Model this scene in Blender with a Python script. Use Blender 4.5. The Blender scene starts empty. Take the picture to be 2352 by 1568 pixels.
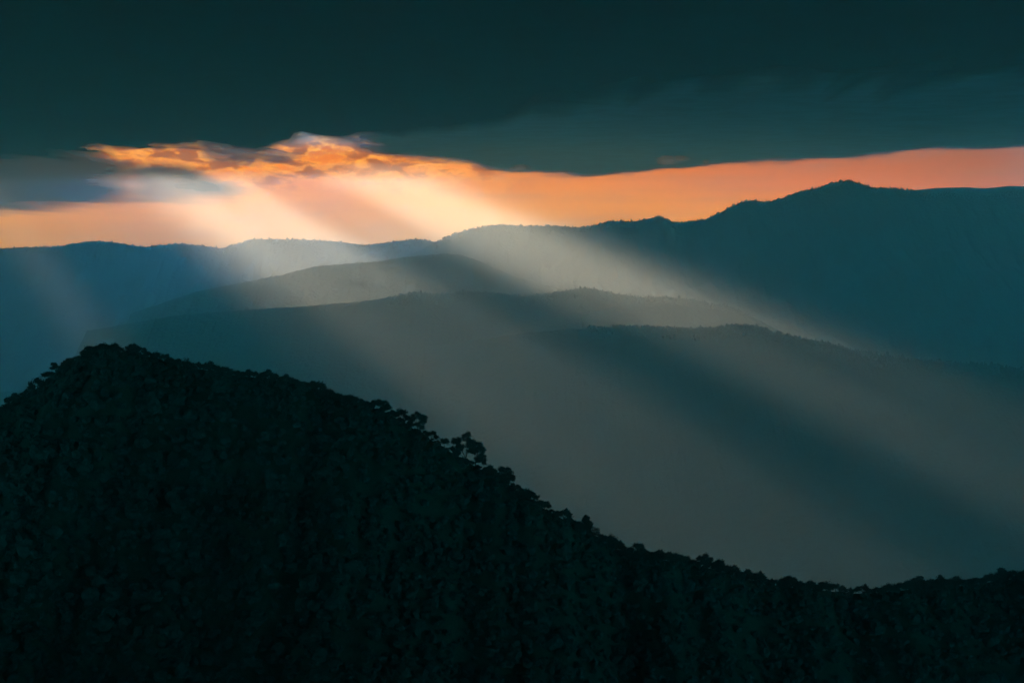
import bpy, math, random
import numpy as np
from mathutils import Vector, Matrix
random.seed(7)
RNG = np.random.RandomState(7)
SC = bpy.context.scene
COL = SC.collection

# ------------------------------------------------------------------ camera, sky, sun, exposure
CZ = 1900.0                       # camera height above the valley datum (m)
F = 4389.0                        # focal length in units of a 2352 wide frame
PITCH = math.atan((784 - 580) / F)
cam_d = bpy.data.cameras.new('camera')
cam_d.sensor_width = 36.0
cam_d.lens = 36.0 * F / 2352.0
cam_d.clip_start = 0.5
cam_d.clip_end = 200000.0
cam = bpy.data.objects.new('camera', cam_d)
cam.location = (0, 0, CZ)
cam.rotation_euler = (math.pi / 2 - PITCH, 0, 0)
COL.objects.link(cam)
SC.camera = cam

CP, SP = math.cos(PITCH), math.sin(PITCH)
def ray(u, v):
    """direction through a point of the 2352x1568 frame, world axes, forward component first scaled to 1"""
    a = (np.asarray(u, float) - 1176) / F
    b = (784 - np.asarray(v, float)) / F
    y = CP + b * SP
    z = -SP + b * CP
    return a / y, z / y
def at(u, v, depth):
    a, b = ray(u, v)
    return a * depth, depth + 0 * a, CZ + b * depth
def to_uv(x, y, z):
    y = np.maximum(y, 1.0)
    dz = z - CZ
    yc = y * CP - dz * SP
    zc = y * SP + dz * CP
    return 1176 + F * x / yc, 784 - F * zc / yc

SUN_UV = (-560, -300)
sa, sb = ray(*SUN_UV)
sun_dir = Vector((float(sa), 1.0, float(sb))).normalized()      # towards the sun
SUN_EL = math.asin(sun_dir.z)
SUN_AZ = math.atan2(sun_dir.x, sun_dir.y)
sun_d = bpy.data.lights.new('sun', 'SUN')
sun_d.energy = 3.6
sun_d.color = (1.0, 0.77, 0.52)
sun_d.angle = math.radians(1.8)
sun = bpy.data.objects.new('sun', sun_d)
sun.rotation_euler = sun_dir.to_track_quat('Z', 'Y').to_euler()
sun.location = (0, 0, CZ + 3000)
COL.objects.link(sun)

SC.view_settings.view_transform = 'Standard'
SC.view_settings.look = 'None'
SC.view_settings.exposure = 2.0
SC.view_settings.gamma = 1.0
SC.view_settings.use_curve_mapping = False
SC.render.engine = 'CYCLES'
cy = SC.cycles
cy.use_denoising = True
cy.denoiser = 'OPENIMAGEDENOISE'
cy.use_adaptive_sampling = False
cy.max_bounces = 6
cy.diffuse_bounces = 2
cy.volume_bounces = 2
cy.transparent_max_bounces = 16
cy.sample_clamp_indirect = 4.0


class NT:
    """small helper to write node trees compactly"""
    def __init__(self, tree):
        self.t = tree
        self.n = tree.nodes
        self.l = tree.links
    def node(self, typ, **kw):
        nd = self.n.new(typ)
        for k, v in kw.items():
            setattr(nd, k, v)
        return nd
    def put(self, sock, val):
        if isinstance(val, bpy.types.NodeSocket):
            self.l.new(val, sock)
        elif isinstance(val, (tuple, list)) and sock.type == 'RGBA' and len(val) == 3:
            sock.default_value = (*val, 1)
        else:
            sock.default_value = val
    def math(self, op, a, b=0.0, c=0.0, clamp=False):
        nd = self.node('ShaderNodeMath', operation=op, use_clamp=clamp)
        self.put(nd.inputs[0], a); self.put(nd.inputs[1], b); self.put(nd.inputs[2], c)
        return nd.outputs[0]
    def sstep(self, x, lo, hi, a=0.0, b=1.0):
        nd = self.node('ShaderNodeMapRange', interpolation_type='SMOOTHSTEP')
        for i, q in enumerate((x, lo, hi, a, b)):
            self.put(nd.inputs[i], q)
        return nd.outputs[0]
    def mix(self, f, a, b, blend='MIX'):
        nd = self.node('ShaderNodeMix', data_type='RGBA', blend_type=blend)
        self.put(nd.inputs[0], f); self.put(nd.inputs[6], a); self.put(nd.inputs[7], b)
        return nd.outputs[2]
    def noise(self, vec, scale, detail=5, rough=0.55, dist=0.0):
        nd = self.node('ShaderNodeTexNoise')
        self.put(nd.inputs['Vector'], vec)
        nd.inputs['Scale'].default_value = scale
        nd.inputs['Detail'].default_value = detail
        nd.inputs['Roughness'].default_value = rough
        nd.inputs['Distortion'].default_value = dist
        return nd.outputs['Fac']
    def comb(self, x, y, z):
        nd = self.node('ShaderNodeCombineXYZ')
        self.put(nd.inputs[0], x); self.put(nd.inputs[1], y); self.put(nd.inputs[2], z)
        return nd.outputs[0]
    def ramp(self, fac, stops):
        nd = self.node('ShaderNodeValToRGB')
        self.put(nd.inputs[0], fac)
        e = nd.color_ramp.elements
        while len(e) < len(stops):
            e.new(0.5)
        for el, (p, c) in zip(e, stops):
            el.position = p
            el.color = (*c, 1)
        return nd.outputs[0]

world = bpy.data.worlds.new('World')
SC.world = world
world.use_nodes = True
w = NT(world.node_tree)
w.n.clear()
tc = w.node('ShaderNodeTexCoord')
sep = w.node('ShaderNodeSeparateXYZ')
w.l.new(tc.outputs['Generated'], sep.inputs[0])
X, Y, Z = sep.outputs
hl = w.math('SQRT', w.math('ADD', w.math('MULTIPLY', X, X), w.math('MULTIPLY', Y, Y)))
el = w.math('DIVIDE', Z, w.math('MAXIMUM', hl, 0.001))            # tangent of elevation
az = w.math('ARCTAN2', X, Y)                                       # 0 = straight ahead, rad
# the clear dusk sky above the clouds
skyt = w.node('ShaderNodeTexSky', sky_type='NISHITA', sun_disc=False)
skyt.sun_elevation = SUN_EL
skyt.sun_rotation = SUN_AZ
skyt.altitude = 1500
skyt.air_density = 1.0
skyt.dust_density = 1.0
teal = w.mix(1.0, skyt.outputs[0], (0.0, 1.75, 3.8), 'MULTIPLY')
# sunset glow: deep orange up, paler gold towards the horizon, fading to rose away from the sun
t = w.math('DIVIDE', w.math('ADD', el, 0.01), 0.075, clamp=True)
gold = w.ramp(t, [(0.0, (1.35, 0.60, 0.01)), (0.25, (1.5, 0.64, 0.01)), (0.5, (2.3, 0.80, 0.01)),
                  (0.75, (2.3, 0.55, 0.02)), (1.0, (0.75, 0.16, 0.05))])
rose = w.ramp(t, [(0.0, (2.4, 1.10, 0.10)), (0.35, (2.3, 0.85, 0.08)), (0.6, (1.9, 0.50, 0.10)),
                  (1.0, (0.40, 0.10, 0.085))])
glow = w.mix(w.sstep(az, 0.0, 0.17), gold, rose)
glow = w.mix(w.sstep(az, 0.14, 0.30, 0.0, 0.55), glow, (0.5, 0.15, 0.08))
# far clouds lit from behind, in wind drawn banks
cv = w.comb(w.math('MULTIPLY', az, 95.0), w.math('MULTIPLY', el, 210.0), 3.7)
n1 = w.noise(cv, 0.62, 10, 0.66, 0.25)
n2 = w.noise(cv, 2.2, 5, 0.6, 0.6)
band = w.math('MULTIPLY', w.sstep(el, 0.026, 0.042), w.sstep(az, 0.03, -0.04))
cl = w.math('MULTIPLY', band, w.sstep(n1, 0.47, 0.60))
glow = w.mix(w.math('MULTIPLY', cl, 0.75), glow, (0.60, 0.17, 0.05))
edge = w.math('MULTIPLY', band, w.math('MULTIPLY', w.sstep(n1, 0.40, 0.48), w.sstep(n1, 0.56, 0.48)))
glow = w.mix(w.math('MULTIPLY', edge, w.sstep(n2, 0.35, 0.6, 0.2, 0.9)), glow, (2.9, 1.25, 0.10))
thin = w.noise(w.comb(w.math('MULTIPLY', az, 14.0), w.math('MULTIPLY', el, 190.0), 9.1), 1.0, 5, 0.55)
glow = w.mix(w.sstep(thin, 0.40, 0.70, 0.0, 0.55), glow, w.mix(0.5, glow, (0.8, 0.5, 0.35)))
ga = w.math('MULTIPLY', w.sstep(el, 0.16, 0.05), w.sstep(w.math('ABSOLUTE', w.math('ADD', az, 0.12)), 1.1, 0.35))
bg1 = w.node('ShaderNodeBackground')
w.put(bg1.inputs[0], teal)
SKY_STRENGTH = 0.15
bg1.inputs[1].default_value = SKY_STRENGTH
bg2 = w.node('ShaderNodeBackground')
w.put(bg2.inputs[0], glow)
bg2.inputs[1].default_value = 0.16
mx = w.node('ShaderNodeMixShader')
w.l.new(ga, mx.inputs[0])
w.l.new(bg1.outputs[0], mx.inputs[1])
w.l.new(bg2.outputs[0], mx.inputs[2])
wo = w.node('ShaderNodeOutputWorld')
w.l.new(mx.outputs[0], wo.inputs[0])
world.cycles.sampling_method = 'MANUAL'
world.cycles.sample_map_resolution = 2048

# ------------------------------------------------------------------ helpers
def tag(o, label=None, cat=None, group=None, kind=None):
    if label: o['label'] = label
    if cat: o['category'] = cat
    if group: o['group'] = group
    if kind: o['kind'] = kind
    return o

def mesh_from(name, verts, faces, mat, smooth=True):
    me = bpy.data.meshes.new(name)
    verts = np.asarray(verts, np.float32)
    faces = np.asarray(faces, np.int32)
    k = faces.shape[1]
    me.vertices.add(len(verts)); me.vertices.foreach_set('co', verts.ravel())
    me.loops.add(faces.size); me.loops.foreach_set('vertex_index', faces.ravel())
    me.polygons.add(len(faces))
    me.polygons.foreach_set('loop_start', np.arange(0, faces.size, k, dtype=np.int32))
    me.polygons.foreach_set('use_smooth', np.full(len(faces), smooth))
    me.update(calc_edges=True)
    me.validate()
    if mat: me.materials.append(mat)
    return me

def link(name, me, parent=None):
    o = bpy.data.objects.new(name, me)
    COL.objects.link(o)
    if parent: o.parent = parent
    return o

def vnoise(x, y, seed=0):
    """2D gradient noise, numpy"""
    xi = np.floor(x).astype(np.int64); yi = np.floor(y).astype(np.int64)
    xf = x - xi; yf = y - yi
    def grad(ix, iy):
        h = (ix * 374761393 + iy * 668265263 + seed * 982451653) & 0xFFFFFFFF
        h = ((h ^ (h >> 13)) * 1274126177) & 0xFFFFFFFF
        h = (h ^ (h >> 16)) & 0xFFFF
        a = h / 65536.0 * 2 * np.pi
        return np.cos(a), np.sin(a)
    def dot(ix, iy, dx, dy):
        gx, gy = grad(ix, iy)
        return gx * dx + gy * dy
    u = xf * xf * xf * (xf * (xf * 6 - 15) + 10)
    v = yf * yf * yf * (yf * (yf * 6 - 15) + 10)
    a = dot(xi, yi, xf, yf); b = dot(xi + 1, yi, xf - 1, yf)
    c = dot(xi, yi + 1, xf, yf - 1); d = dot(xi + 1, yi + 1, xf - 1, yf - 1)
    return (a + (b - a) * u) * (1 - v) + (c + (d - c) * u) * v
def fbm(x, y, octs=5, seed=0, gain=0.5):
    s = 0; amp = 1.0; f = 1.0
    for i in range(octs):
        s = s + amp * vnoise(x * f, y * f, seed + i * 17)
        amp *= gain; f *= 2.03
    return s
def ridged(x, y, octs=4, seed=0):
    s = 0; amp = 1.0; f = 1.0
    for i in range(octs):
        s = s + amp * (0.5 - np.abs(vnoise(x * f, y * f, seed + i * 13)) * 1.6)
        amp *= 0.5; f *= 2.1
    return s
def grid_faces(nu, nv):
    i = np.arange(nu - 1)[:, None] * nv + np.arange(nv - 1)[None, :]
    i = i.ravel()
    return np.stack([i, i + nv, i + nv + 1, i + 1], 1)

# ------------------------------------------------------------------ materials
def mat_terrain(name, c1, c2, scale):
    m = bpy.data.materials.new(name); m.use_nodes = True
    t = NT(m.node_tree); t.n.clear()
    geo = t.node('ShaderNodeNewGeometry')
    n = t.noise(geo.outputs['Position'], scale, 8, 0.65)
    n3 = t.noise(geo.outputs['Position'], scale * 14, 4, 0.6)
    c = t.mix(t.sstep(n, 0.35, 0.65), c1, c2)
    b = t.node('ShaderNodeBsdfPrincipled')
    t.put(b.inputs['Base Color'], c)
    b.inputs['Roughness'].default_value = 0.95
    b.inputs['Specular IOR Level'].default_value = 0.1
    bp = t.node('ShaderNodeBump')
    bp.inputs['Strength'].default_value = 0.8
    bp.inputs['Distance'].default_value = 0.3 / scale * 0.12
    t.put(bp.inputs['Height'], n3)
    t.l.new(bp.outputs[0], b.inputs['Normal'])
    o = t.node('ShaderNodeOutputMaterial')
    t.l.new(b.outputs[0], o.inputs[0])
    return m
M_MOUNT = mat_terrain('forested_mountain', (0.012, 0.022, 0.015), (0.022, 0.032, 0.022), 1 / 700)
M_HILL = mat_terrain('forested_hill', (0.018, 0.032, 0.022), (0.030, 0.044, 0.030), 1 / 30)
M_VALLEY = mat_terrain('valley_ground', (0.025, 0.038, 0.026), (0.045, 0.050, 0.034), 1 / 1500)

def mat_leaf(name, c1, c2):
    m = bpy.data.materials.new(name); m.use_nodes = True
    t = NT(m.node_tree); t.n.clear()
    geo = t.node('ShaderNodeNewGeometry')
    n = t.noise(geo.outputs['Position'], 0.6, 4, 0.6)
    b = t.node('ShaderNodeBsdfPrincipled')
    t.put(b.inputs['Base Color'], t.mix(t.sstep(n, 0.38, 0.62), c1, c2))
    b.inputs['Roughness'].default_value = 0.8
    bp = t.node('ShaderNodeBump')
    bp.inputs['Strength'].default_value = 1.0
    bp.inputs['Distance'].default_value = 0.6
    t.put(bp.inputs['Height'], t.noise(geo.outputs['Position'], 1.6, 4, 0.7))
    t.l.new(bp.outputs[0], b.inputs['Normal'])
    b.inputs['Specular IOR Level'].default_value = 0.15
    o = t.node('ShaderNodeOutputMaterial')
    t.l.new(b.outputs[0], o.inputs[0])
    return m
M_LEAF = mat_leaf('dark_leaves', (0.018, 0.027, 0.023), (0.025, 0.034, 0.029))
M_BARK = mat_leaf('bark', (0.035, 0.030, 0.025), (0.065, 0.055, 0.045))

# ------------------------------------------------------------------ mountains
def ridge(name, pts, dist, label, seed, ext_l=None, ext_r=None, slope=0.42, amp=1.0, rough=1.0, back=True):
    """a mountain range whose crest runs through the given frame points at a real distance"""
    pts = sorted(pts)
    pu = np.array([p[0] for p in pts], float); pv = np.array([p[1] for p in pts], float)
    u = np.arange(pu[0], pu[-1] + 1, 3.0)
    v = np.interp(u, pu, pv)
    # round the corners a little
    k = np.ones(5) / 5
    v = np.convolve(np.pad(v, 2, 'edge'), k, 'valid')
    if not np.isscalar(dist):
        dist = np.interp(u, [p[0] for p in dist], [p[1] for p in dist])
        kk = np.hanning(161); kk /= kk.sum()
        dist = np.convolve(np.pad(dist, 80, 'edge'), kk, 'valid')
    dd = dist * (1 + 0.010 * fbm(u / 320.0, 0 * u + seed, 3, seed))
    v = v + rough * (1.5 * fbm(u / 22.0, 0 * u, 4, seed + 5, 0.6) + 0.9 * fbm(u / 6.0, 0 * u, 2, seed + 9))
    cx, cyy, cz = at(u, v, dd)
    off = np.concatenate([-np.linspace(1, 0, 46)[:-1] ** 1.6, np.linspace(0, 1, 16) ** 1.4])
    W = (np.maximum(cz, 100.0) + 250) / slope
    OX = cx[:, None] + 0 * off[None, :]
    OY = cyy[:, None] + off[None, :] * W[:, None]
    dist_off = np.abs(off)[None, :] * W[:, None]
    spur = ridged(OX / 1500.0, OY / 2600.0, 5, seed + 31)
    Zg = cz[:, None] - slope * dist_off * (1 - 0.10 * np.tanh(dist_off / 2500)) \
        + amp * (spur - 0.35) * 330 * (1 - np.exp(-dist_off / 500.0)) - amp * 60 * (1 - np.exp(-dist_off / 300.0)) * 1.0
    Zg = np.minimum(Zg, cz[:, None] - 0.12 * dist_off)
    Zg = np.maximum(Zg, -230.0)
    V = np.stack([OX, OY, Zg], -1).reshape(-1, 3)
    me = mesh_from(name, V, grid_faces(len(u), len(off)), M_MOUNT)
    o = link(name, me)
    tag(o, kind='structure')
    o['label'] = label
    return u, cx, cyy, cz

R = {}
R['a'] = ridge('mountain_ridge', [(-900, 560), (-500, 590), (-200, 566), (0, 572), (60, 568), (140, 566), (180, 558), (220, 554), (270, 558),
    (330, 568), (370, 563), (410, 560), (450, 563), (510, 571), (550, 560), (580, 549), (640, 550), (720, 552), (780, 556),
    (840, 564), (900, 556), (960, 549), (1000, 556), (1100, 575), (1250, 590), (1500, 620)], 18900, 'pale far ridge under the orange sky on the left', 3)
R['b'] = ridge('mountain_ridge', [(700, 690), (800, 640), (900, 600), (960, 577), (1000, 558), (1040, 540), (1065, 530), (1090, 525), (1150, 515), (1200, 521), (1260, 519), (1330, 524),
    (1365, 519), (1400, 508), (1450, 510), (1490, 502), (1515, 497), (1550, 512), (1620, 505), (1660, 486), (1700, 465), (1730, 460), (1760, 465),
    (1800, 455), (1830, 442), (1880, 432), (1915, 420), (1950, 415), (1985, 425), (2010, 433), (2060, 434), (2090, 437), (2120, 446),
    (2170, 440), (2220, 450), (2280, 448), (2310, 442), (2352, 437), (2500, 445), (2700, 470), (3100, 520)], 17800,
    'tall dark mountain range rising to a summit on the right', 11, rough=1.1)
R['f'] = ridge('mountain_ridge', [(1700, 520), (1850, 470), (1960, 446), (2040, 440), (2100, 437), (2150, 432), (2220, 430),
    (2260, 433), (2320, 427), (2400, 430), (2700, 440), (3000, 470)], 19700, 'faint farthest ridge behind the right hand summit', 21, rough=0.5)
R['c'] = ridge('mountain_ridge', [(300, 720), (450, 670), (560, 648), (650, 630), (720, 612), (800, 605), (870, 600), (920, 592), (960, 588), (1020, 582), (1060, 585),
    (1110, 603), (1180, 635), (1300, 668), (1450, 700)], 15600, 'hazy ridge below the far skyline left of centre', 37)
R['d'] = ridge('mountain_ridge', [(200, 760), (400, 725), (560, 712), (700, 703), (850, 690), (950, 671), (1020, 676), (1080, 670), (1130, 672), (1190, 681), (1240, 676), (1290, 670), (1330, 662), (1360, 663),
    (1420, 676), (1480, 684), (1530, 681), (1600, 690), (1680, 705), (1720, 722), (1760, 748), (1850, 790), (2000, 850)], [(200, 13700), (800, 13200), (1200, 13300), (2000, 13400)],
    'hazy middle ridge with a rounded knoll at centre', 43, amp=0.15)
R['e'] = ridge('mountain_ridge', [(1250, 770), (1350, 720), (1400, 706), (1450, 698), (1510, 694), (1560, 700), (1620, 708), (1680, 716), (1730, 728),
    (1800, 765), (1900, 800), (2050, 860)], 12900, 'low hazy spur in front of the middle knoll', 51, amp=0.3)
R['g'] = ridge('mountain_ridge', [(0, 900), (600, 850), (1000, 792), (1200, 764), (1300, 756), (1380, 751), (1450, 750), (1520, 752), (1600, 756), (1660, 752), (1700, 744), (1740, 750), (1780, 764), (1850, 780),
    (1920, 795), (2000, 812), (2080, 825), (2160, 831), (2250, 836), (2352, 850), (2600, 880), (3100, 900)], [(0, 13000), (900, 12600), (1500, 11300), (2352, 10000), (3100, 9400)],
    'dark wooded ridge sloping down to the right', 63, amp=0.12)

# valley floor, one sheet to the far end of the land
gx = np.linspace(-21000, 21000, 170); gy = np.linspace(-1200, 20500, 120)
GX, GY = np.meshgrid(gx, gy, indexing='ij')
GZ = 60 + 120 * fbm(GX / 2500, GY / 2500, 5, 5)
o = link('valley_ground', mesh_from('valley_ground', np.stack([GX, GY, GZ], -1).reshape(-1, 3), grid_faces(170, 120)[:, ::-1], M_VALLEY))
tag(o, kind='structure')

# far tree crowns that roughen the crests
def far_forest(name, data, n, hmin, hmax, umin, umax, label, seed):
    u, cx, cyy, cz = data
    rs = np.random.RandomState(seed)
    q = rs.uniform(umin, umax, n)
    x = np.interp(q, u, cx); y = np.interp(q, u, cyy); z = np.interp(q, u, cz)
    j = rs.uniform(0, 1, n) ** 2 * 160
    y = y - j; z = z - j * 0.42
    h = rs.uniform(hmin, hmax, n) * (0.6 + 0.8 * rs.rand(n) ** 3)
    r = h * rs.uniform(0.28, 0.5, n)
    a = np.linspace(0, 2 * np.pi, 6)[:-1]
    V = []
    for lv, rr, hh in ((0, .5, -.3), (1, 1.0, .35), (2, .75, .7)):
        ang = a[None, :] + rs.uniform(0, 6, (n, 1))
        rad = r[:, None] * rr * rs.uniform(.8, 1.2, (n, 5))
        V.append(np.stack([x[:, None] + rad * np.cos(ang), y[:, None] + rad * np.sin(ang), (z + h * hh)[:, None] + 0 * ang], -1))
    top = np.stack([x, y, z + h], -1)[:, None, :]
    V = np.concatenate(V + [top], 1)
    f = []
    for l in (0, 5):
        for i in range(5):
            k = (i + 1) % 5
            f += [(l + i, l + k, l + 5 + k), (l + i, l + 5 + k, l + 5 + i)]
    for i in range(5):
        f.append((10 + i, 10 + (i + 1) % 5, 15))
    f = np.array(f)[None] + (np.arange(n) * 16)[:, None, None]
    o = link(name, mesh_from(name, V.reshape(-1, 3), f.reshape(-1, 3), M_LEAF))
    tag(o, kind='stuff')
    o['label'] = label
far_forest('distant_forest', R['b'], 2600, 9, 24, 1000, 2500, 'woods fringing the crest of the tall right hand range', 1)
far_forest('distant_forest', R['a'], 1700, 9, 22, -100, 1080, 'woods fringing the far left crest', 2)
far_forest('distant_forest', R['g'], 1600, 10, 22, 1350, 2400, 'woods along the dark ridge sloping right', 3)
far_forest('distant_forest', R['d'], 900, 9, 18, 900, 1760, 'woods along the middle knoll', 4)

# ------------------------------------------------------------------ foreground hill
HC = [(-700, 1270), (-400, 1180), (-200, 1080), (0, 947), (30, 930), (60, 907), (90, 888), (105, 880), (130, 860), (160, 840), (200, 815), (240, 807), (300, 808), (340, 818), (400, 836),
    (450, 846), (540, 862), (600, 868), (680, 882), (720, 897), (760, 912), (830, 929), (880, 948), (930, 968), (960, 994), (1000, 1015),
    (1040, 1042), (1080, 1064), (1110, 1080), (1150, 1100), (1180, 1120), (1210, 1142), (1250, 1168), (1300, 1196), (1350, 1226), (1390, 1252),
    (1440, 1276), (1500, 1284), (1560, 1290), (1600, 1298), (1660, 1312), (1700, 1324), (1750, 1341), (1850, 1351), (1950, 1362), (2000, 1362),
    (2050, 1357), (2100, 1352), (2150, 1349), (2200, 1346), (2260, 1338), (2352, 1326), (2600, 1290), (3000, 1270)]
hu = np.arange(-700, 3001, 4.0)
hv = np.interp(hu, [p[0] for p in HC], [p[1] for p in HC])
hv = np.convolve(np.pad(hv, 3, 'edge'), np.ones(7) / 7, 'valid')
HD = 1000 + 25 * np.sin(hu / 300.0) + 25 * fbm(hu / 200.0, hu * 0, 3, 77)
hx, hy, hz = at(hu, hv, HD)
def hill_z(i_arr, yy):
    """height of the near hill on crest column i at forward distance yy"""
    cz_ = hz[i_arr]; d = yy - hy[i_arr]
    front = cz_ + 0.50 * d + 6 * fbm(hx[i_arr] / 60, yy / 60, 4, 91) * (1 - np.exp(-np.abs(d) / 40)) \
        + 9 * (ridged(hx[i_arr] / 170, yy / 400, 3, 95) - .5) * (1 - np.exp(-np.abs(d) / 90))
    near = CZ - 1.7 - 0.62 * np.maximum(yy, 0)
    backz = cz_ - 0.55 * d + 6 * fbm(hx[i_arr] / 60, yy / 60, 4, 91) * (1 - np.exp(-np.abs(d) / 40))
    z = np.where(d <= 0, np.maximum(front, near), backz)
    return z
ht = np.concatenate([np.linspace(-1, 0, 150), np.linspace(0, 1, 50)[1:]])
idx = np.repeat(np.arange(len(hu))[:, None], len(ht), 1)
YY = np.where(ht[None, :] <= 0, hy[:, None] + ht[None, :] * (hy[:, None] + 400), hy[:, None] + ht[None, :] * 2400)
ZZ = hill_z(idx, YY)
# behind and around the viewpoint the hill stays at the feet of the camera
ZZ = np.where(YY < 0, np.minimum(CZ - 1.7 - 0.15 * np.abs(YY), CZ - 1.7), ZZ)
XX = hx[:, None] + 0 * YY
o = link('hill', mesh_from('hill', np.stack([XX, YY, ZZ], -1).reshape(-1, 3), grid_faces(len(hu), len(ht)), M_HILL))
tag(o, kind='structure')
o['label'] = 'near black wooded hill filling the foreground'

# canopy: nobody can count it
def lumpy_crowns(name, X_, Y_, Z_, R_, H_, mat, seed):
    rs = np.random.RandomState(seed)
    n = len(X_)
    import bmesh
    bm = bmesh.new(); bmesh.ops.create_icosphere(bm, subdivisions=2, radius=1)
    tv = np.array([v.co[:] for v in bm.verts]); tf = np.array([[v.index for v in f.verts] for f in bm.faces]); bm.free()
    V = np.empty((n, len(tv), 3), np.float32)
    jit = 1 + 0.20 * rs.randn(n, len(tv))
    a = rs.uniform(0, 6.28, n); c, s = np.cos(a), np.sin(a)
    bx = tv[None, :, 0] * jit; by = tv[None, :, 1] * jit; bz = tv[None, :, 2] * jit
    V[..., 0] = X_[:, None] + R_[:, None] * (bx * c[:, None] - by * s[:, None])
    V[..., 1] = Y_[:, None] + R_[:, None] * (bx * s[:, None] + by * c[:, None])
    V[..., 2] = Z_[:, None] + H_[:, None] * bz
    f = tf[None] + (np.arange(n) * len(tv))[:, None, None]
    return link(name, mesh_from(name, V.reshape(-1, 3), f.reshape(-1, 3), mat, smooth=False))
n = 24000
qi = RNG.randint(40, len(hu) - 40, n)
frac = RNG.rand(n) ** 0.8
yy = hy[qi] - 10 - frac * 430
xx = hx[qi] * 1.0 + RNG.uniform(-1, 1, n)
zz = hill_z(qi, yy)
rr = RNG.uniform(1.0, 2.4, n) * (1 + .7 * (RNG.rand(n) < .10))
o = lumpy_crowns('forest_canopy', xx, yy, zz + rr * 0.6, rr, rr * RNG.uniform(.7, 1.05, n), M_LEAF, 5)
tag(o, kind='stuff')
o['label'] = 'dark forest canopy covering the near hillside'

# ------------------------------------------------------------------ trees on the skyline
def tube(V, Fc, pts, rads, k=5):
    """tapered tube through the points"""
    base = len(V)
    m = len(pts)
    for i, (p, r) in enumerate(zip(pts, rads)):
        p = Vector(p)
        d = (Vector(pts[min(i + 1, m - 1)]) - Vector(pts[max(i - 1, 0)])).normalized()
        e1 = d.orthogonal().normalized(); e2 = d.cross(e1)
        for j in range(k):
            a = 2 * math.pi * j / k
            V.append(tuple(p + r * (math.cos(a) * e1 + math.sin(a) * e2)))
    for i in range(m - 1):
        for j in range(k):
            a = base + i * k + j; b = base + i * k + (j + 1) % k
            Fc.append((a, b, b + k, a + k))

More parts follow.
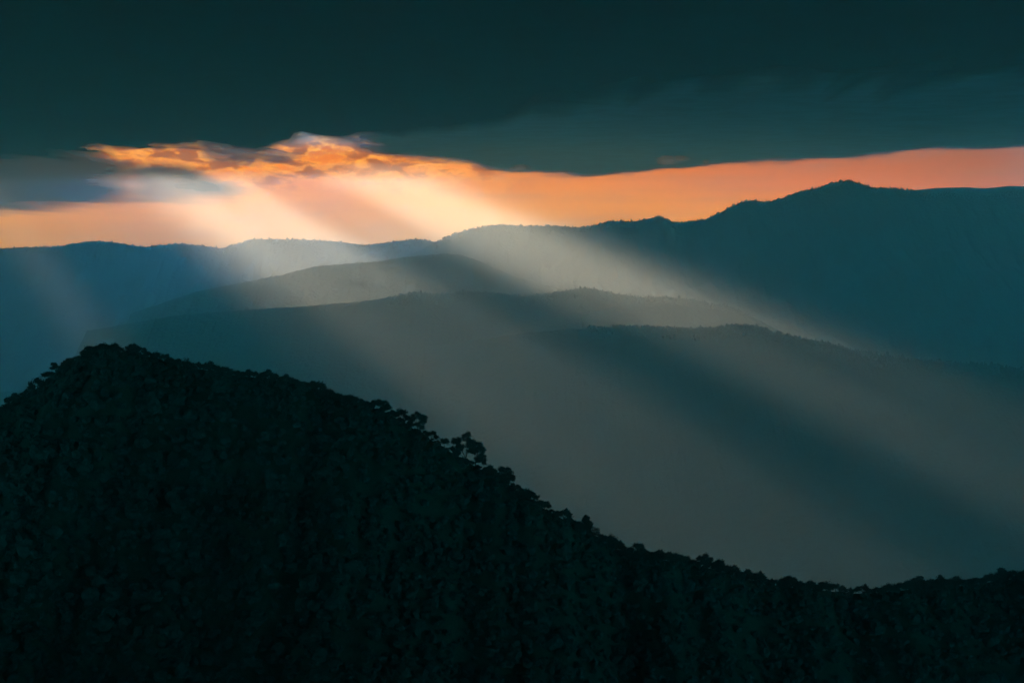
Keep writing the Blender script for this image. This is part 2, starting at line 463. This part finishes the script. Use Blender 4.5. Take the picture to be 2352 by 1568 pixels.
def tree_meshes(clumps, trunk_h, seed, trunk_r=0.28, forks=1, leaf=0.42, dens=1.0, bare=0.0, trunk_x=(0.0,)):
    """clumps: (x, z, rx, rz) in metres; crown of leaf clumps round limbs that grow from the trunk"""
    rs = random.Random(seed)
    TV, TF = [], []
    LV, LF = [], []
    for fk, tx in enumerate(trunk_x):
        my = [c for i, c in enumerate(clumps) if i % len(trunk_x) == fk] if len(trunk_x) > 1 else clumps
        if len(trunk_x) > 1:
            my = [c for c in clumps if min(trunk_x, key=lambda q: abs(q - c[0])) == tx]
        lean = rs.uniform(-.3, .3)
        mx_ = sum(c[0] for c in my) / max(1, len(my))
        p0 = (tx, 0, -3.0); p1 = (tx + (mx_ - tx) * .15, rs.uniform(-.2, .2), trunk_h * .5)
        p2 = (tx + (mx_ - tx) * .35, rs.uniform(-.3, .3), trunk_h)
        tube(TV, TF, [p0, p1, p2], [trunk_r * 1.2, trunk_r, trunk_r * .8])
        for (cx_, cz_, rx, rz) in my:
            cy_ = rs.uniform(-.5, .5) * rx
            mid = (p2[0] * .5 + cx_ * .5 + rs.uniform(-.3, .3), cy_ * .4, p2[2] + (cz_ - p2[2]) * .45)
            tube(TV, TF, [p2, mid, (cx_, cy_, cz_)], [trunk_r * .6, trunk_r * .4, trunk_r * .2], 4)
            for b in range(5):
                a = rs.uniform(0, 6.28); e = rs.uniform(-.2, 1.0)
                q = (cx_ + rx * .8 * math.cos(a) * math.cos(e), cy_ + rx * .8 * math.sin(a) * math.cos(e), cz_ + rz * .8 * math.sin(e))
                tube(TV, TF, [(cx_, cy_, cz_), ((q[0] + cx_) / 2, (q[1] + cy_) / 2, (q[2] + cz_) / 2 + .15), q], [trunk_r * .22, .06, .03], 3)
                if bare:
                    for _ in range(9):
                        g = (q[0] + rs.gauss(0, .55), q[1] + rs.gauss(0, .55), q[2] + rs.uniform(-.1, 1.1))
                        tube(TV, TF, [q, g], [.045, .02], 3)
    for (cx_, cz_, rx, rz) in clumps:
        cy_ = 0
        # sub clumps spread through the volume: light and dark masses with gaps between
        nsub = max(5, int(14 * rx * rz / 2.2))
        subs = []
        for _ in range(nsub):
            while True:
                a, b, c = rs.uniform(-1, 1), rs.uniform(-1, 1), rs.uniform(-1, 1)
                if a * a + b * b + c * c < 1: break
            subs.append((cx_ + a * rx * .82, cy_ + b * rx * .8, cz_ + c * rz * .8, rs.uniform(.28, .62)))
        nl = int(170 * rx * rz * dens * (0.42 / leaf) ** 2 * 1.5) + 20
        for _ in range(nl):
            sx, sy, sz, sr = rs.choice(subs)
            x = sx + rs.gauss(0, sr * .95); y = sy + rs.gauss(0, sr * .95); z = sz + rs.gauss(0, sr * .75)
            s = leaf * rs.uniform(.5, 1.15)
            if rs.random() < .16:
                x += rs.gauss(0, sr * .9); z += rs.gauss(0, sr * .7); s *= .7
            nrm = Vector((rs.gauss(0, 1), rs.gauss(0, 1), rs.gauss(0, 1) + .4)).normalized()
            e1 = nrm.orthogonal().normalized()
            e1 = Matrix.Rotation(rs.uniform(0, 6.28), 3, nrm) @ e1
            e2 = nrm.cross(e1)
            c = Vector((x, y, z)); b0 = len(LV)
            tip = rs.uniform(1.1, 1.7)
            for v in (c - e1 * s * .5 * tip, c - e2 * s * .35 + nrm * s * .1, c + e1 * s * .5 * tip, c + e2 * s * .35 + nrm * s * .1):
                LV.append(tuple(v))
            LF.append((b0, b0 + 1, b0 + 2, b0 + 3))
    tm = mesh_from('trunk', TV, TF, M_BARK)
    lm = mesh_from('crown', LV, LF, M_LEAF, smooth=False) if dens > 0 else None
    return tm, lm

PXM = F / 1000.0       # frame units per metre at 1 km
def plant(name, tm, lm, u, v_base, sc=1.0, rot=0.0, mirror=False, dy=0.0):
    i = int(np.clip(round((u - hu[0]) / 4.0), 0, len(hu) - 1))
    D = float(HD[i]) + dy
    x, y, z = at(u, v_base, D)
    root = bpy.data.objects.new(name, None)
    COL.objects.link(root)
    root.location = (float(x), float(y), float(z))
    root.rotation_euler = (0, 0, rot)
    root.scale = ((-sc if mirror else sc), sc, sc)
    if lm:
        link('crown', lm, root)
    link('trunk', tm, root)
    return root

def bumpy(n_c, w_, h_, seed, base=1.0):
    rs = random.Random(seed); out = []
    for i in range(n_c):
        x = (i + .5) / n_c * 2 - 1 + rs.uniform(-.12, .12)
        z = base + h_ * (1 - .55 * x * x) * rs.uniform(.72, 1.0) - h_ * .3
        out.append((x * w_ * .5, z, w_ / n_c * rs.uniform(.75, 1.05), h_ * rs.uniform(.30, .42)))
    return out
PROTO = []
for k, (nc, ww, hh, de, lf) in enumerate([(3, 6.0, 4.2, 1.5, .5), (4, 8.0, 4.0, 1.4, .5), (2, 4.2, 4.4, 1.6, .45), (3, 5.5, 3.2, 1.6, .5),
                                          (5, 9.0, 5.0, 1.3, .55), (1, 3.2, 4.6, 1.6, .45), (3, 5.2, 4.8, .8, .42), (4, 7.5, 3.4, 1.0, .45)]):
    PROTO.append(tree_meshes(bumpy(nc, ww, hh, 40 + k), 1.2, 60 + k, dens=de, leaf=lf))

def vh(u):
    return float(np.interp(u, hu, hv))

HERO_SPANS = []
def hero(name, u, vb, clumps_px, trunk_px, label, cat, seed, **kw):
    """clumps in frame units relative to the foot of the trunk: (du, up, half width, half height)"""
    cl_ = [(a / PXM, b / PXM, c * 1.22 / PXM, d * 1.18 / PXM) for a, b, c, d in clumps_px]
    kw2 = dict(kw)
    if 'trunk_x' in kw2:
        kw2['trunk_x'] = tuple(q / PXM for q in kw2['trunk_x'])
    tm, lm = tree_meshes(cl_, trunk_px / PXM, seed, **kw2)
    r = plant(name, tm, lm, u, vb)
    tag(r, label, cat)
    HERO_SPANS.append((u + min(a - c for a, b, c, d in clumps_px), u + max(a + c for a, b, c, d in clumps_px)))
    return r

hero('broadleaf_tree', 1073, 1068, [(-24, 56, 12, 9), (-15, 42, 12, 9), (-2, 64, 10, 10), (8, 50, 14, 11), (24, 46, 12, 9), (12, 34, 14, 9), (32, 34, 9, 9),
     (34, 20, 9, 9), (26, 14, 10, 9), (-22, 30, 8, 6), (4, 72, 6, 5), (40, 8, 6, 6)], 16,
     'largest skyline tree, spreading open crown on the right slope', 'tree', 201, trunk_r=.30, leaf=.40, dens=1.15, trunk_x=(0, 18))
hero('broadleaf_tree', 958, 988, [(-12, 28, 10, 8), (-2, 36, 9, 8), (10, 32, 9, 8), (14, 20, 7, 7), (-16, 14, 9, 8), (2, 14, 8, 6), (18, 28, 5, 7), (12, 8, 6, 5)], 12,
     'rounded see-through tree left of the largest skyline tree', 'tree', 202, trunk_r=.20, leaf=.36, dens=.95)
hero('broadleaf_tree', 870, 946, [(-22, 16, 9, 7), (-10, 20, 9, 7), (2, 22, 9, 8), (13, 19, 9, 8), (22, 12, 8, 7), (10, 8, 9, 6)], 8,
     'long flat-topped tree midway down the hill skyline', 'tree', 203, trunk_r=.2, leaf=.36, dens=1.05, trunk_x=(-10, 12))
hero('broadleaf_tree', 920, 966, [(-14, 14, 8, 6), (-2, 20, 9, 7), (9, 18, 8, 7), (14, 8, 7, 6), (-20, 8, 7, 5)], 8,
     'small domed tree between the flat-topped and see-through trees', 'tree', 204, trunk_r=.18, leaf=.36, dens=1.05)
hero('broadleaf_tree', 990, 1010, [(-4, 14, 8, 5), (5, 16, 7, 5), (12, 8, 6, 5)], 7,
     'tiny slanting tree just right of the see-through tree', 'tree', 205, trunk_r=.15, leaf=.34)
hero('broadleaf_tree', 1130, 1100, [(-6, 24, 9, 8), (4, 18, 8, 7), (-12, 12, 7, 6)], 9,
     'small round tree immediately right of the largest tree', 'tree', 206, trunk_r=.18, leaf=.36, dens=1.2)
hero('broadleaf_tree', 1160, 1112, [(-8, 34, 9, 7), (4, 32, 9, 8), (13, 24, 8, 9), (-10, 20, 9, 9), (4, 16, 12, 9), (18, 14, 6, 7), (0, 8, 12, 8)], 10,
     'ragged leafy tree two trees right of the largest tree', 'tree', 207, trunk_r=.18, leaf=.36, dens=.9)
hero('broadleaf_tree', 1348, 1228, [(-2, 34, 9, 11), (5, 24, 9, 9), (-10, 22, 8, 8), (-18, 14, 8, 6), (0, 12, 9, 8)], 9,
     'dense upright tree on the lower right slope', 'tree', 208, trunk_r=.2, leaf=.45, dens=1.7)
hero('bare_tree', 1366, 1240, [(2, 22, 8, 8), (-3, 12, 5, 6), (6, 14, 6, 6)], 8,
     'thin bare twiggy tree right against the dense upright tree', 'tree', 209, trunk_r=.10, leaf=.25, dens=.30, bare=1.0)
hero('conifer_tree', 1402, 1257, [(0, 25, 2.5, 4), (-1, 18, 5, 4), (3, 11, 6, 4), (-3, 8, 6, 5)], 8,
     'small pointed tree alone on the lower right slope', 'tree', 210, trunk_r=.10, leaf=.34, dens=1.5)
hero('broadleaf_tree', 1430, 1275, [(-4, 18, 7, 4), (3, 17, 6, 4), (-2, 8, 6, 4)], 8,
     'little umbrella-shaped tree beside the low twin-lobed tree', 'tree', 211, trunk_r=.13, leaf=.34, dens=1.1)
hero('broadleaf_tree', 1462, 1283, [(-14, 22, 8, 7), (-2, 30, 7, 6), (8, 27, 10, 8), (14, 18, 8, 7), (-18, 12, 9, 7), (4, 12, 12, 8)], 8,
     'low twin-lobed tree where the hillside levels out', 'tree', 212, trunk_r=.18, leaf=.38, dens=1.35, trunk_x=(-12, 6))
hero('broadleaf_tree', 1617, 1302, [(-9, 20, 8, 6), (2, 23, 9, 7), (12, 17, 8, 6), (0, 10, 12, 7)], 8,
     'domed tree on the level stretch, right of the row of low crowns', 'tree', 213, trunk_r=.15, leaf=.38, dens=1.25)
hero('broadleaf_tree', 1649, 1313, [(-5, 17, 9, 8), (5, 20, 9, 8), (9, 10, 9, 8)], 8,
     'blocky tree at the step before the lowest skyline', 'tree', 214, trunk_r=.15, leaf=.45, dens=1.7)
hero('broadleaf_tree', 1808, 1350, [(-10, 16, 9, 7), (1, 21, 10, 8), (12, 19, 10, 8), (20, 10, 9, 7), (-4, 8, 14, 8)], 8,
     'double-humped tree at the start of the lowest skyline', 'tree', 215, trunk_r=.18, leaf=.45, dens=1.7)
hero('broadleaf_tree', 128, 862, [(-4, 26, 6, 5), (-1, 20, 7, 4), (-7, 16, 5, 4)], 15,
     'lone tufted tree leaning out on the left slope', 'tree', 216, trunk_r=.12, leaf=.34, dens=1.5)
hero('broadleaf_tree', 110, 880, [(-8, 19, 8, 5), (2, 22, 9, 5), (11, 21, 8, 5)], 12,
     'flat umbrella-shaped tree below the lone tufted tree', 'tree', 217, trunk_r=.14, leaf=.36, dens=1.6)
hero('broadleaf_tree', 156, 846, [(-8, 10, 8, 7), (2, 17, 8, 7), (10, 14, 8, 7), (4, 6, 12, 8)], 6,
     'bushy tree just uphill of the lone tufted tree', 'tree', 218, trunk_r=.15, leaf=.42, dens=1.7)
hero('broadleaf_tree', 208, 818, [(-14, 8, 10, 8), (-2, 15, 12, 9), (12, 14, 12, 9), (0, 4, 16, 9)], 6,
     'broad rounded tree at the left shoulder of the hilltop', 'tree', 219, trunk_r=.2, leaf=.45, dens=1.7)
hero('broadleaf_tree', 237, 812, [(-8, 14, 9, 8), (2, 18, 10, 8), (10, 12, 9, 8)], 6,
     'highest rounded tree on the hilltop', 'tree', 220, trunk_r=.2, leaf=.45, dens=1.8)
hero('broadleaf_tree', 260, 812, [(-4, 14, 8, 7), (6, 16, 8, 7), (2, 8, 10, 7)], 6,
     'smaller rounded tree just right of the highest hilltop tree', 'tree', 221, trunk_r=.18, leaf=.45, dens=1.8)
hero('broadleaf_tree', 305, 814, [(-12, 15, 6, 5), (-5, 19, 5, 6), (4, 20, 7, 5), (10, 14, 6, 5), (0, 10, 12, 7)], 8,
     'spiky loose-leaved tree at the right end of the hilltop', 'tree', 222, trunk_r=.15, leaf=.34, dens=.95)
hero('broadleaf_tree', 378, 832, [(-8, 12, 8, 4), (2, 15, 8, 4), (10, 10, 7, 4)], 8,
     'flat-crowned tree below the right end of the hilltop', 'tree', 223, trunk_r=.15, leaf=.36, dens=1.2)
hero('bare_tree', 429, 843, [(0, 16, 7, 5), (-4, 10, 5, 4)], 6,
     'tiny bare tree on the gentle upper slope', 'tree', 224, trunk_r=.08, leaf=.25, dens=.25, bare=1.0)
hero('broadleaf_tree', 785, 925, [(-10, 12, 8, 5), (0, 15, 8, 6), (11, 13, 9, 5), (18, 7, 7, 5)], 8,
     'low spreading tree before the flat-topped tree', 'tree', 225, trunk_r=.15, leaf=.36, dens=1.2, trunk_x=(-5, 10))
hero('broadleaf_tree', 752, 913, [(-6, 14, 8, 5), (4, 15, 8, 5), (10, 8, 7, 5)], 8,
     'small ragged tree on the slope left of the low spreading tree', 'tree', 226, trunk_r=.15, leaf=.36, dens=1.1)
hero('broadleaf_tree', 715, 899, [(-5, 12, 8, 6), (5, 13, 8, 6), (0, 6, 10, 6)], 6,
     'round crown where the slope starts to steepen', 'tree', 227, trunk_r=.15, leaf=.42, dens=1.5)
hero('broadleaf_tree', 2105, 1356, [(-18, 14, 9, 10), (-8, 21, 10, 8), (4, 22, 9, 7), (8, 30, 8, 4), (16, 16, 8, 10), (0, 8, 18, 10)], 8,
     'tall blocky tree group top at the lower right', 'tree', 228, trunk_r=.2, leaf=.48, dens=1.8)
hero('broadleaf_tree', 2157, 1353, [(-8, 14, 9, 10), (2, 24, 8, 9), (8, 16, 8, 12), (0, 8, 12, 10)], 8,
     'tall pointed tree beside the narrow gap at lower right', 'tree', 229, trunk_r=.2, leaf=.48, dens=1.8)
hero('broadleaf_tree', 2188, 1350, [(-5, 14, 8, 8), (5, 13, 8, 8), (0, 6, 10, 8)], 8,
     'round tree on the far side of the narrow gap at lower right', 'tree', 230, trunk_r=.15, leaf=.40, dens=1.2)
hero('broadleaf_tree', 2302, 1334, [(-2, 24, 8, 8), (5, 18, 8, 9), (-8, 14, 9, 9), (0, 8, 14, 9)], 8,
     'tall knob-headed tree near the right edge', 'tree', 231, trunk_r=.18, leaf=.46, dens=1.8)
hero('broadleaf_tree', 1322, 1212, [(-4, 12, 8, 6), (5, 9, 8, 6)], 6,
     'small overhanging tree uphill of the dense upright tree', 'tree', 232, trunk_r=.15, leaf=.4, dens=1.4)
hero('broadleaf_tree', 1218, 1150, [(-5, 14, 8, 6), (5, 15, 8, 6), (13, 8, 8, 6)], 6,
     'rounded tree on the steep slope below the ragged leafy tree', 'tree', 233, trunk_r=.15, leaf=.42, dens=1.5)

SEG = [(-60, 100, 'low dark treetop at the left edge, downhill of the umbrella-shaped tree', 'treetops at the left edge'),
       (100, 200, 'low dark treetop beside the lone tufted tree on the left slope', 'treetops round the lone tufted tree'),
       (200, 320, 'low dark treetop among the rounded trees on the hilltop', 'treetops on the hilltop'),
       (320, 440, 'low dark treetop between the hilltop and the tiny bare tree', 'treetops just below the hilltop'),
       (440, 570, 'low dark treetop on the gentle slope just right of the tiny bare tree', 'treetops right of the tiny bare tree'),
       (570, 700, 'low dark treetop on the gentle slope before it starts to steepen', 'treetops before the slope steepens'),
       (700, 850, 'low dark treetop round the low spreading tree where the slope steepens', 'treetops round the low spreading tree'),
       (850, 1000, 'low dark treetop between the flat-topped and see-through trees', 'treetops halfway down the hill'),
       (1000, 1120, 'low dark treetop at the foot of the largest skyline tree', 'treetops round the largest tree'),
       (1120, 1220, 'low dark treetop round the ragged leafy tree below the largest one', 'treetops round the ragged leafy tree'),
       (1220, 1320, 'low dark treetop on the steep slope above the dense upright tree', 'treetops on the steep lower slope'),
       (1320, 1440, 'low dark treetop between the dense upright and umbrella-shaped trees', 'treetops round the dense upright tree'),
       (1440, 1600, 'low dark treetop in the row right of the twin-lobed tree', 'treetops right of the twin-lobed tree'),
       (1600, 1790, 'low dark treetop between the blocky tree and the double-humped tree', 'treetops before the double-humped tree'),
       (1790, 1960, 'low dark treetop on the lowest skyline, right of the double-humped tree', 'treetops on the lowest skyline'),
       (1960, 2090, 'low dark treetop at the dip left of the tall blocky tree group', 'treetops at the lowest dip'),
       (2090, 2210, 'low dark treetop round the narrow gap at the lower right', 'treetops round the narrow gap'),
       (2210, 2420, 'low dark treetop rising to the right edge round the knob-headed tree', 'treetops at the right edge')]
rs = random.Random(99)
q = -55.0
count = 0
while q < 2410:
    sg = next(s for s in SEG if s[0] <= q < s[1])
    inside = any(a + 4 < q < b - 4 for a, b in HERO_SPANS)
    tm, lm = PROTO[rs.randrange(len(PROTO))]
    sc = rs.uniform(.65, 1.25) * (0.62 if inside else 1.0)
    if rs.random() < .12 and not inside: sc *= 1.25
    r = plant('broadleaf_tree', tm, lm, q, vh(q) + rs.uniform(1, 6), sc, 0 if rs.random() < .5 else math.pi + rs.uniform(-.4, .4), False, rs.uniform(-6, 4))
    tag(r, sg[2], 'tree', sg[3])
    count += 1
    q += rs.uniform(9, 17)
# under-storey: shrubs that close the skyline below the crowns
m_ = 1500
qq = RNG.uniform(-150, 2500, m_)
ii = np.clip(np.round((qq - hu[0]) / 4).astype(int), 0, len(hu) - 1)
dpt = HD[ii] - RNG.rand(m_) ** 1.5 * 26
vx, vy, vz = at(qq, hv[ii], HD[ii])
rr = RNG.uniform(.9, 2.0, m_)
dd_ = HD[ii] - dpt
o = lumpy_crowns('shrub_layer', vx, vy - dd_, vz - dd_ * .5 + rr * .1, rr, rr * RNG.uniform(.7, 1.0, m_), M_LEAF, 8)
tag(o, kind='stuff')
o['label'] = 'dark undergrowth along the crest of the near hill'

# ------------------------------------------------------------------ clouds
def mat_cloud(name, col, trans, soft_lo, soft_hi, amax, nscale, namp, tl=0.3, stretch=(1, 1, 1)):
    m = bpy.data.materials.new(name); m.use_nodes = True
    t = NT(m.node_tree); t.n.clear()
    at_ = t.node('ShaderNodeAttribute', attribute_name='cover')
    geo = t.node('ShaderNodeNewGeometry')
    mp = t.node('ShaderNodeMapping')
    t.put(mp.inputs[0], geo.outputs['Position'])
    mp.inputs['Scale'].default_value = stretch
    n = t.noise(mp.outputs[0], nscale, 6, 0.6, 0.3)
    n = t.math('MULTIPLY', t.math('SUBTRACT', n, 0.5), namp)
    d = t.math('ADD', at_.outputs['Fac'], n)
    a = t.sstep(d, soft_lo, soft_hi, 0.0, amax)
    nn = t.noise(mp.outputs[0], nscale * 2.5, 5, 0.6)
    cc = t.mix(t.sstep(nn, .3, .7), col, tuple(c * 1.35 for c in col))
    df = t.node('ShaderNodeBsdfDiffuse'); t.put(df.inputs[0], cc)
    tr = t.node('ShaderNodeBsdfTranslucent'); t.put(tr.inputs[0], trans)
    m1 = t.node('ShaderNodeMixShader'); m1.inputs[0].default_value = tl
    t.l.new(df.outputs[0], m1.inputs[1]); t.l.new(tr.outputs[0], m1.inputs[2])
    tp = t.node('ShaderNodeBsdfTransparent')
    m2 = t.node('ShaderNodeMixShader')
    t.l.new(a, m2.inputs[0]); t.l.new(tp.outputs[0], m2.inputs[1]); t.l.new(m1.outputs[0], m2.inputs[2])
    o = t.node('ShaderNodeOutputMaterial'); t.l.new(m2.outputs[0], o.inputs[0])
    return m

def cloud_sheet(name, xs, ys, zbase, thick, cover_fn, mat, label, seed, cut=-60):
    GX, GY = np.meshgrid(xs, ys, indexing='ij')
    bot = zbase + thick * .35 * fbm(GX / 2200, GY / 2200, 4, seed)
    top = zbase + thick + thick * .5 * fbm(GX / 2600, GY / 2600, 4, seed + 3)
    uu, vv = to_uv(GX, GY, bot)
    cov = cover_fn(uu, vv, GX, GY)
    nv = len(xs) * len(ys)
    th = np.clip((cov + 20) / 60, .08, 1)
    mid = (bot + top) / 2
    top = mid + (top - mid) * th; bot2 = mid + (bot - mid) * th * 1.0
    V = np.concatenate([np.stack([GX, GY, bot], -1).reshape(-1, 3), np.stack([GX, GY, bot + (top - bot2)], -1).reshape(-1, 3)])
    fb = grid_faces(len(xs), len(ys))
    A = np.arange(nv).reshape(len(xs), len(ys))
    rim = np.concatenate([A[:, 0], A[-1, 1:], A[::-1, -1][1:], A[0, ::-1][1:]])
    side = np.stack([rim[:-1], rim[1:], rim[1:] + nv, rim[:-1] + nv], 1)
    c4 = cov.ravel()[fb].max(1)
    keep = c4 > cut
    faces = np.concatenate([fb[keep][:, ::-1], fb[keep] + nv] + ([side[cov.ravel()[side[:, 0]] > cut]]))
    me = mesh_from(name, V, faces, mat)
    at_ = me.attributes.new('cover', 'FLOAT', 'POINT')
    c = np.tile(cov.ravel(), 2).astype(np.float32)
    if len(me.vertices) == len(c):
        at_.data.foreach_set('value', c)
    o = link(name, me)
    tag(o, label, 'cloud')
    return o

H1 = CZ + 1030
xs = np.concatenate([np.linspace(-50000, -9000, 50)[:-1], np.linspace(-9000, 9000, 190), np.linspace(9000, 50000, 50)[1:]])
ys = np.concatenate([np.linspace(-24000, 11000, 120)[:-1], np.linspace(11000, 28000, 150)])
DE = [(-3000, 330), (-600, 366), (-170, 366), (-110, 360), (-60, 361), (-20, 369), (0, 372), (150, 361), (300, 345), (420, 340), (490, 346), (590, 348), (640, 336), (680, 325), (720, 324), (780, 323), (900, 316), (1040, 308), (1150, 285), (1400, 230), (1600, 208), (2352, 190), (5000, 180)]
def deck_cover(u, v, x, y):
    e = np.interp(u, [p[0] for p in DE], [p[1] for p in DE])
    c = (e - v) * np.interp(u, [950, 1300], [1.0, 0.35]) + 9 * fbm(x / 1300, y / 2600, 5, 300) + 20 * vnoise(x / 300, y / 7000, 301) + 9 * vnoise(x / 130, y / 7000, 302)
    near = (y + 22000) / 12.0 + 60 * fbm(x / 1500, y / 1500, 4, 305)
    return np.minimum(np.where(y < 7000, 200, np.clip(c, -100, 200)), near)
M_DECK = mat_cloud('dark_cloud', (0.010, 0.018, 0.034), (0.02, 0.03, 0.03), -9, 18, 1.0, 1 / 900, 10, 0.05)
cloud_sheet('cloud', xs, ys, H1, 260, deck_cover, M_DECK, 'dark overcast cloud covering the top of the sky', 310)

xs2 = np.concatenate([np.linspace(-2500, 12000, 160), np.linspace(12000, 34000, 30)[1:]])
ys2 = np.linspace(8800, 38000, 220)
BE = [(700, 290), (780, 310), (840, 345), (890, 360), (1000, 368), (1100, 380), (1200, 402), (1350, 405), (1500, 393), (1700, 379), (1900, 366), (2100, 350), (2352, 338), (2700, 330), (5000, 320)]
def bank_cover(u, v, x, y):
    e = np.interp(u, [p[0] for p in BE], [p[1] for p in BE])
    return np.clip(np.minimum((e - v) * np.interp(u, [900, 1200], [.5, 1.0]), (u - 815) * .075) + 10 * fbm(x / 900, y / 3800, 5, 320), -100, 200)
M_BANK = mat_cloud('teal_cloud', (0.10, 0.24, 0.32), (0.10, 0.12, 0.12), -7, 9, .996, 1 / 800, 10, 0.04)
cloud_sheet('cloud', xs2, ys2, H1 + 200, 70, bank_cover, M_BANK, 'smooth grey-teal cloud bank above the right hand mountains', 330)

xs3 = np.linspace(-34000, -1500, 260)
ys3 = np.linspace(16000, 68000, 220)
def left_cover(u, v, x, y):
    lo = np.interp(u, [-3000, -300, 0, 270, 450, 530, 565], [520, 505, 495, 476, 466, 462, 452])
    hi = np.interp(u, [-3000, -170, -130, -70, -30, 0, 110, 150, 190, 300, 420, 480, 565], [300, 315, 330, 330, 318, 316, 318, 326, 340, 374, 378, 400, 430])
    c = np.minimum(np.minimum(lo - v, (v - hi) * 1.0), (575 - u) * .35)
    c = np.minimum(c, np.interp(u, [120, 300, 430, 520], [40, 13, 22, 40]))
    return np.clip(c + 12 * fbm(x / 1500, y / 7000, 5, 340), -100, 200)
M_LEFT = mat_cloud('grey_cloud', (0.10, 0.07, 0.05), (0.24, 0.16, 0.10), -8, 30, .86, 1 / 900, 18, 0.15)
cloud_sheet('cloud', xs3, ys3, H1 + 120, 60, left_cover, M_LEFT, 'long grey cloud bank over the orange horizon on the left', 350, cut=-30)

xs4 = np.linspace(-4200, -1200, 120)
ys4 = np.linspace(17000, 28000, 130)
def blob_cover(parts, wob, seed):
    def fn(u, v, x, y):
        c = -100 + 0 * u
        for (a, b, ru, rv) in parts:
            q = 1 - np.sqrt(((u - a) / ru) ** 2 + ((v - b) / rv) ** 2)
            c = np.maximum(c, q * 30)
        return np.clip(c + wob * fbm(x / 420, y / 1500, 4, seed), -100, 60)
    return fn
M_LET = mat_cloud('dusky_cloud', (0.20, 0.09, 0.05), (0.30, 0.20, 0.14), -6, 18, .72, 1 / 260, 22, 0.25, (1, .35, 1))
cloud_sheet('cloud', xs4, ys4, H1 + 90, 120, blob_cover([(560, 362, 85, 24), (625, 366, 60, 12), (520, 350, 60, 18)], 20, 360), M_LET,
            'dark smoky cloudlet under the edge of the overcast, left of the bright orange clouds', 361, cut=-25)

M_PUFF = mat_cloud('rosy_cloud', (0.75, 0.50, 0.45), (0.6, 0.4, 0.35), -2, 26, .50, 1 / 160, 22, 0.25, (1, .4, 1))
cloud_sheet('cloud', np.linspace(1300, 3200, 90), np.linspace(21500, 30000, 90), H1 + 110, 40, blob_cover([(1535, 370, 32, 13), (1562, 366, 30, 8), (1621, 373, 14, 7)], 10, 390), M_PUFF,
            'small rosy cloud puffs under the grey-teal bank, above the pass in the mountains', 391, cut=-25)
cloud_sheet('cloud', np.linspace(-300, 700, 60), np.linspace(22500, 31000, 70), H1 + 110, 40, blob_cover([(1195, 387, 28, 9), (1180, 392, 24, 7)], 8, 395), M_PUFF,
            'tiny rosy cloud puff at the lowest point of the cloud edge', 396, cut=-25)

# ------------------------------------------------------------------ the air
def haze_box(x0, x1, y0, y1, z0, z1, density):
    V = [(x, y, z) for x in (x0, x1) for y in (y0, y1) for z in (z0, z1)]
    Fc = [(0, 1, 3, 2), (4, 6, 7, 5), (0, 4, 5, 1), (2, 3, 7, 6), (0, 2, 6, 4), (1, 5, 7, 3)]
    m = bpy.data.materials.new('haze'); m.use_nodes = True
    t = NT(m.node_tree); t.n.clear()
    pv = t.node('ShaderNodeVolumePrincipled')
    pv.inputs['Color'].default_value = (0.78, 0.97, 1.0, 1)
    pv.inputs['Absorption Color'].default_value = (1.0, 0.5, 0.0, 1)
    pv.inputs['Density'].default_value = density
    pv.inputs['Anisotropy'].default_value = 0.5
    o = t.node('ShaderNodeOutputMaterial'); t.l.new(pv.outputs[0], o.inputs['Volume'])
    m.cycles.homogeneous_volume = True
    me = mesh_from('haze', V, Fc, m, smooth=False)
    ob = link('haze', me)
    tag(ob, kind='stuff')
    ob['label'] = 'thin evening haze filling the valleys'
haze_box(-26000, 26000, -3500, 20700, -240, CZ + 760, 3.6e-5)
